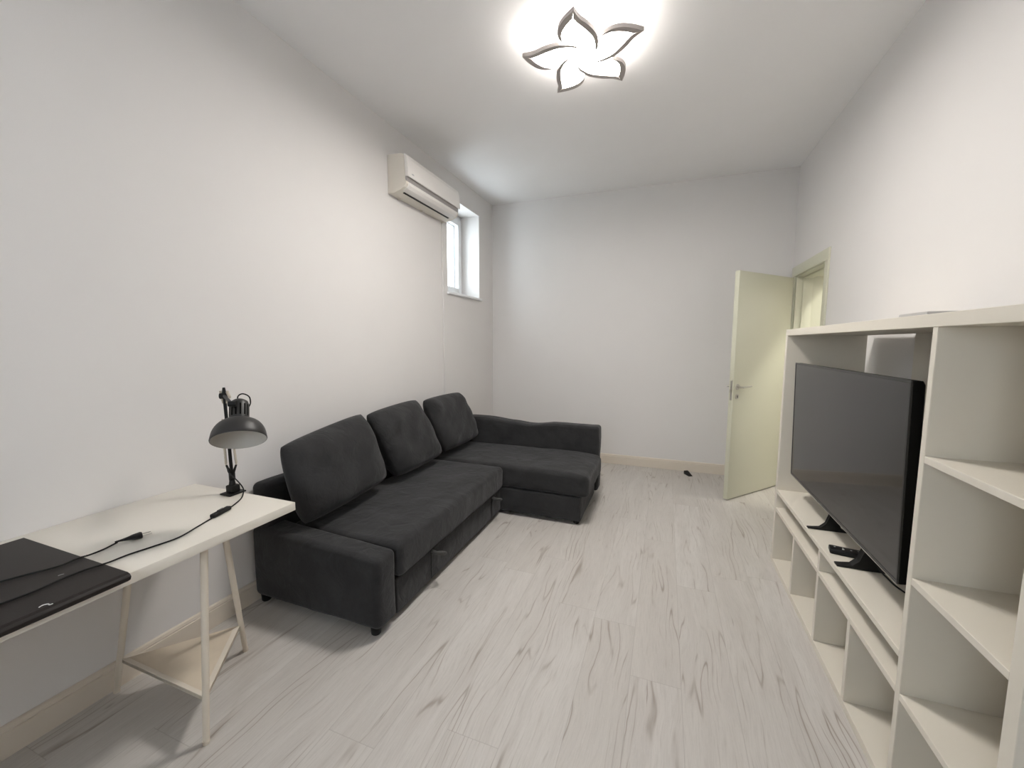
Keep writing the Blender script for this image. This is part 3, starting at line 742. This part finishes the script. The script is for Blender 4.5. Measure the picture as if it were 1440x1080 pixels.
# casing with rounded rear edges
pr = [(tvx + 0.006, ty0), (tvx + 0.030, ty0 + 0.0005), (tvx + 0.038, ty0 + 0.005), (tvx + 0.042, ty0 + 0.016), (tvx + 0.044, ty0 + 0.05), (tvx + 0.058, ty0 + 0.20), (tvx + 0.058, ty1 - 0.20), (tvx + 0.044, ty1 - 0.05), (tvx + 0.042, ty1 - 0.016), (tvx + 0.038, ty1 - 0.005), (tvx + 0.030, ty1 - 0.0005), (tvx + 0.006, ty1)]
b = prism(pr, 2, tvz0 + 0.001, tvz1 - 0.001)
for v in b.verts:
    k_ = min(1.0, max(0.0, (v.co.x - tvx - 0.026) / 0.016)) ** 2 * 0.026
    v.co.z += k_ if v.co.z < 0.9 else -k_
b.transform(lean); mesh_obj('casing', b, TVB, tv)
b = bmesh.new()
add_box(b, (tvx, ty0 - 0.001, tvz1 - 0.009), (tvx + 0.0065, ty1 + 0.001, tvz1), 0.001, 1, lean); add_box(b, (tvx, ty0 - 0.001, tvz0), (tvx + 0.0065, ty1 + 0.001, tvz0 + 0.012), 0.001, 1, lean)
add_box(b, (tvx, ty0 - 0.001, tvz0 + 0.0121), (tvx + 0.0065, ty0 + 0.008, tvz1 - 0.0091), 0.001, 1, lean); add_box(b, (tvx, ty1 - 0.008, tvz0 + 0.0121), (tvx + 0.0065, ty1 + 0.001, tvz1 - 0.0091), 0.001, 1, lean)
mesh_obj('bezel', b, BEZ, tv)
mesh_obj('screen', box((tvx + 0.0015, ty0 + 0.0082, tvz0 + 0.0122), (tvx + 0.005, ty1 - 0.0082, tvz1 - 0.0092), 0, 1, lean), SCRN, tv, 0)
mesh_obj('bottom_trim', box((tvx + 0.001, ty0 + 0.002, tvz0 - 0.004), (tvx + 0.007, ty1 - 0.002, tvz0 - 0.0002), 0.001, 1, lean), SILV, tv)
def tv_foot(y, w):
    bm = bmesh.new(); z = 0.4825
    out = [(0.690, z), (0.690, z + 0.006), (0.742, z + 0.010), (0.765, z + 0.034), (0.778, z + 0.075), (0.781, tvz0 + 0.03), (0.803, tvz0 + 0.03), (0.806, z + 0.07), (0.822, z + 0.018), (0.850, z + 0.006), (0.850, z)]
    return prism(out, 1, y - w / 2, y + w / 2, 0.002)
mesh_obj('foot', tv_foot(2.325, 0.022), BLKP, tv); mesh_obj('foot', tv_foot(1.965, 0.034), BLKP, tv)
cb = spline([(0.775, 1.98, 0.64), (0.80, 1.97, 0.58), (0.825, 1.945, 0.505), (0.838, 1.90, 0.4865), (0.845, 1.84, 0.4858), (0.868, 1.79, 0.4858), (0.93, 1.74, 0.4858), (1.02, 1.70, 0.4858)], 8)
mesh_obj('power_cord', tube(cb, 0.0032, 8), BLKP, tv, 60)

# remote control beside the foot
rc = thing('remote_control', 'black remote control lying beside the television foot on the shelf', 'remote control', (0.77, 2.09, 0.4825))
RM = Matrix.Translation((0.706, 2.088, 0.4828)) @ Matrix.Rotation(rad(-11), 4, 'Z')
mesh_obj('remote_body', box((0, -0.026, 0), (0.165, 0.026, 0.021), 0.005, 3, RM), BLKP, rc)
for (xx, yy, r, m) in ((0.020, 0.008, 0.0035, MARK), (0.048, -0.004, 0.004, WHITEP), (0.048, 0.008, 0.003, MARK), (0.075, 0.0, 0.0035, MARK), (0.10, -0.008, 0.003, MARK), (0.10, 0.008, 0.003, MARK)):
    mesh_obj('button', lathe([(0, 0), (r, 0), (r, 0.0012), (0, 0.0015)], 12, RM @ Matrix.Translation((xx, yy, 0.0208))), m, rc)

# door stop wedge near the far skirting
b = prism([(-0.040, 0), (0.055, 0), (0.055, 0.004), (-0.030, 0.036), (-0.040, 0.036)], 1, -0.022, 0.022, 0.002)
b.transform(Matrix.Translation((0.268, 4.575, 0.0005)) @ Matrix.Rotation(rad(-60), 4, 'Z'))
tag(mesh_obj('door_stop', b, BLKP), 'small black wedge door stop on the floor by the far wall', 'door stop')

# added fill light: unseen round opal fitting beyond the doorway, brightens door and far end
hl = thing('added_hallway_fill', 'unseen round opal fill light added in the hallway beyond the doorway', 'ceiling light', (2.15, 3.75, H - 0.08))
mesh_obj('fill_light_shade', lathe([(0, 0), (0.13, 0.004), (0.165, 0.02), (0.175, 0.045), (0.17, 0.055), (0, 0.055)], 40, Matrix.Translation((2.15, 3.75, H - 0.08))), emit('hallway_fill_glow', (1.0, 0.98, 0.88), 55.0), hl)
mesh_obj('fill_light_base', lathe([(0, 0.0555), (0.15, 0.0555), (0.15, 0.079), (0, 0.079)], 40, Matrix.Translation((2.15, 3.75, H - 0.08))), LINER, hl)
# ------------------------------------------------------------------ light
w = bpy.data.worlds.new('sky'); bpy.context.scene.world = w; w.use_nodes = True
bg = w.node_tree.nodes['Background']
bg.inputs[0].default_value = (0.86, 0.93, 1.0, 1); bg.inputs[1].default_value = 4.7     # even overcast sky

# ------------------------------------------------------------------ camera
yaw, pitch, roll, f = -0.3611, -0.1016, 0.0012, 570.0
cy, sy_ = math.cos(yaw), math.sin(yaw)
fw = V((sy_ * math.cos(pitch), cy * math.cos(pitch), math.sin(pitch)))
r = V((cy, -sy_, 0)); u = r.cross(fw)
r2 = r * math.cos(roll) + u * math.sin(roll); u2 = -r * math.sin(roll) + u * math.cos(roll)
cam = bpy.data.cameras.new('camera'); co = bpy.data.objects.new('camera', cam); C.objects.link(co)
co.matrix_world = Matrix(((r2.x, u2.x, -fw.x, 0), (r2.y, u2.y, -fw.y, 0), (r2.z, u2.z, -fw.z, 1.394), (0, 0, 0, 1)))
cam.sensor_fit = 'HORIZONTAL'; cam.sensor_width = 36.0; cam.lens = f / 1440 * 36.0; cam.clip_start = 0.02; cam.clip_end = 100
sc = bpy.context.scene; sc.camera = co
sc.view_settings.view_transform = 'Standard'; sc.view_settings.look = 'None'; sc.view_settings.gamma = 1.0
sc.view_settings.use_curve_mapping = False
sc.view_settings.exposure = 1.02
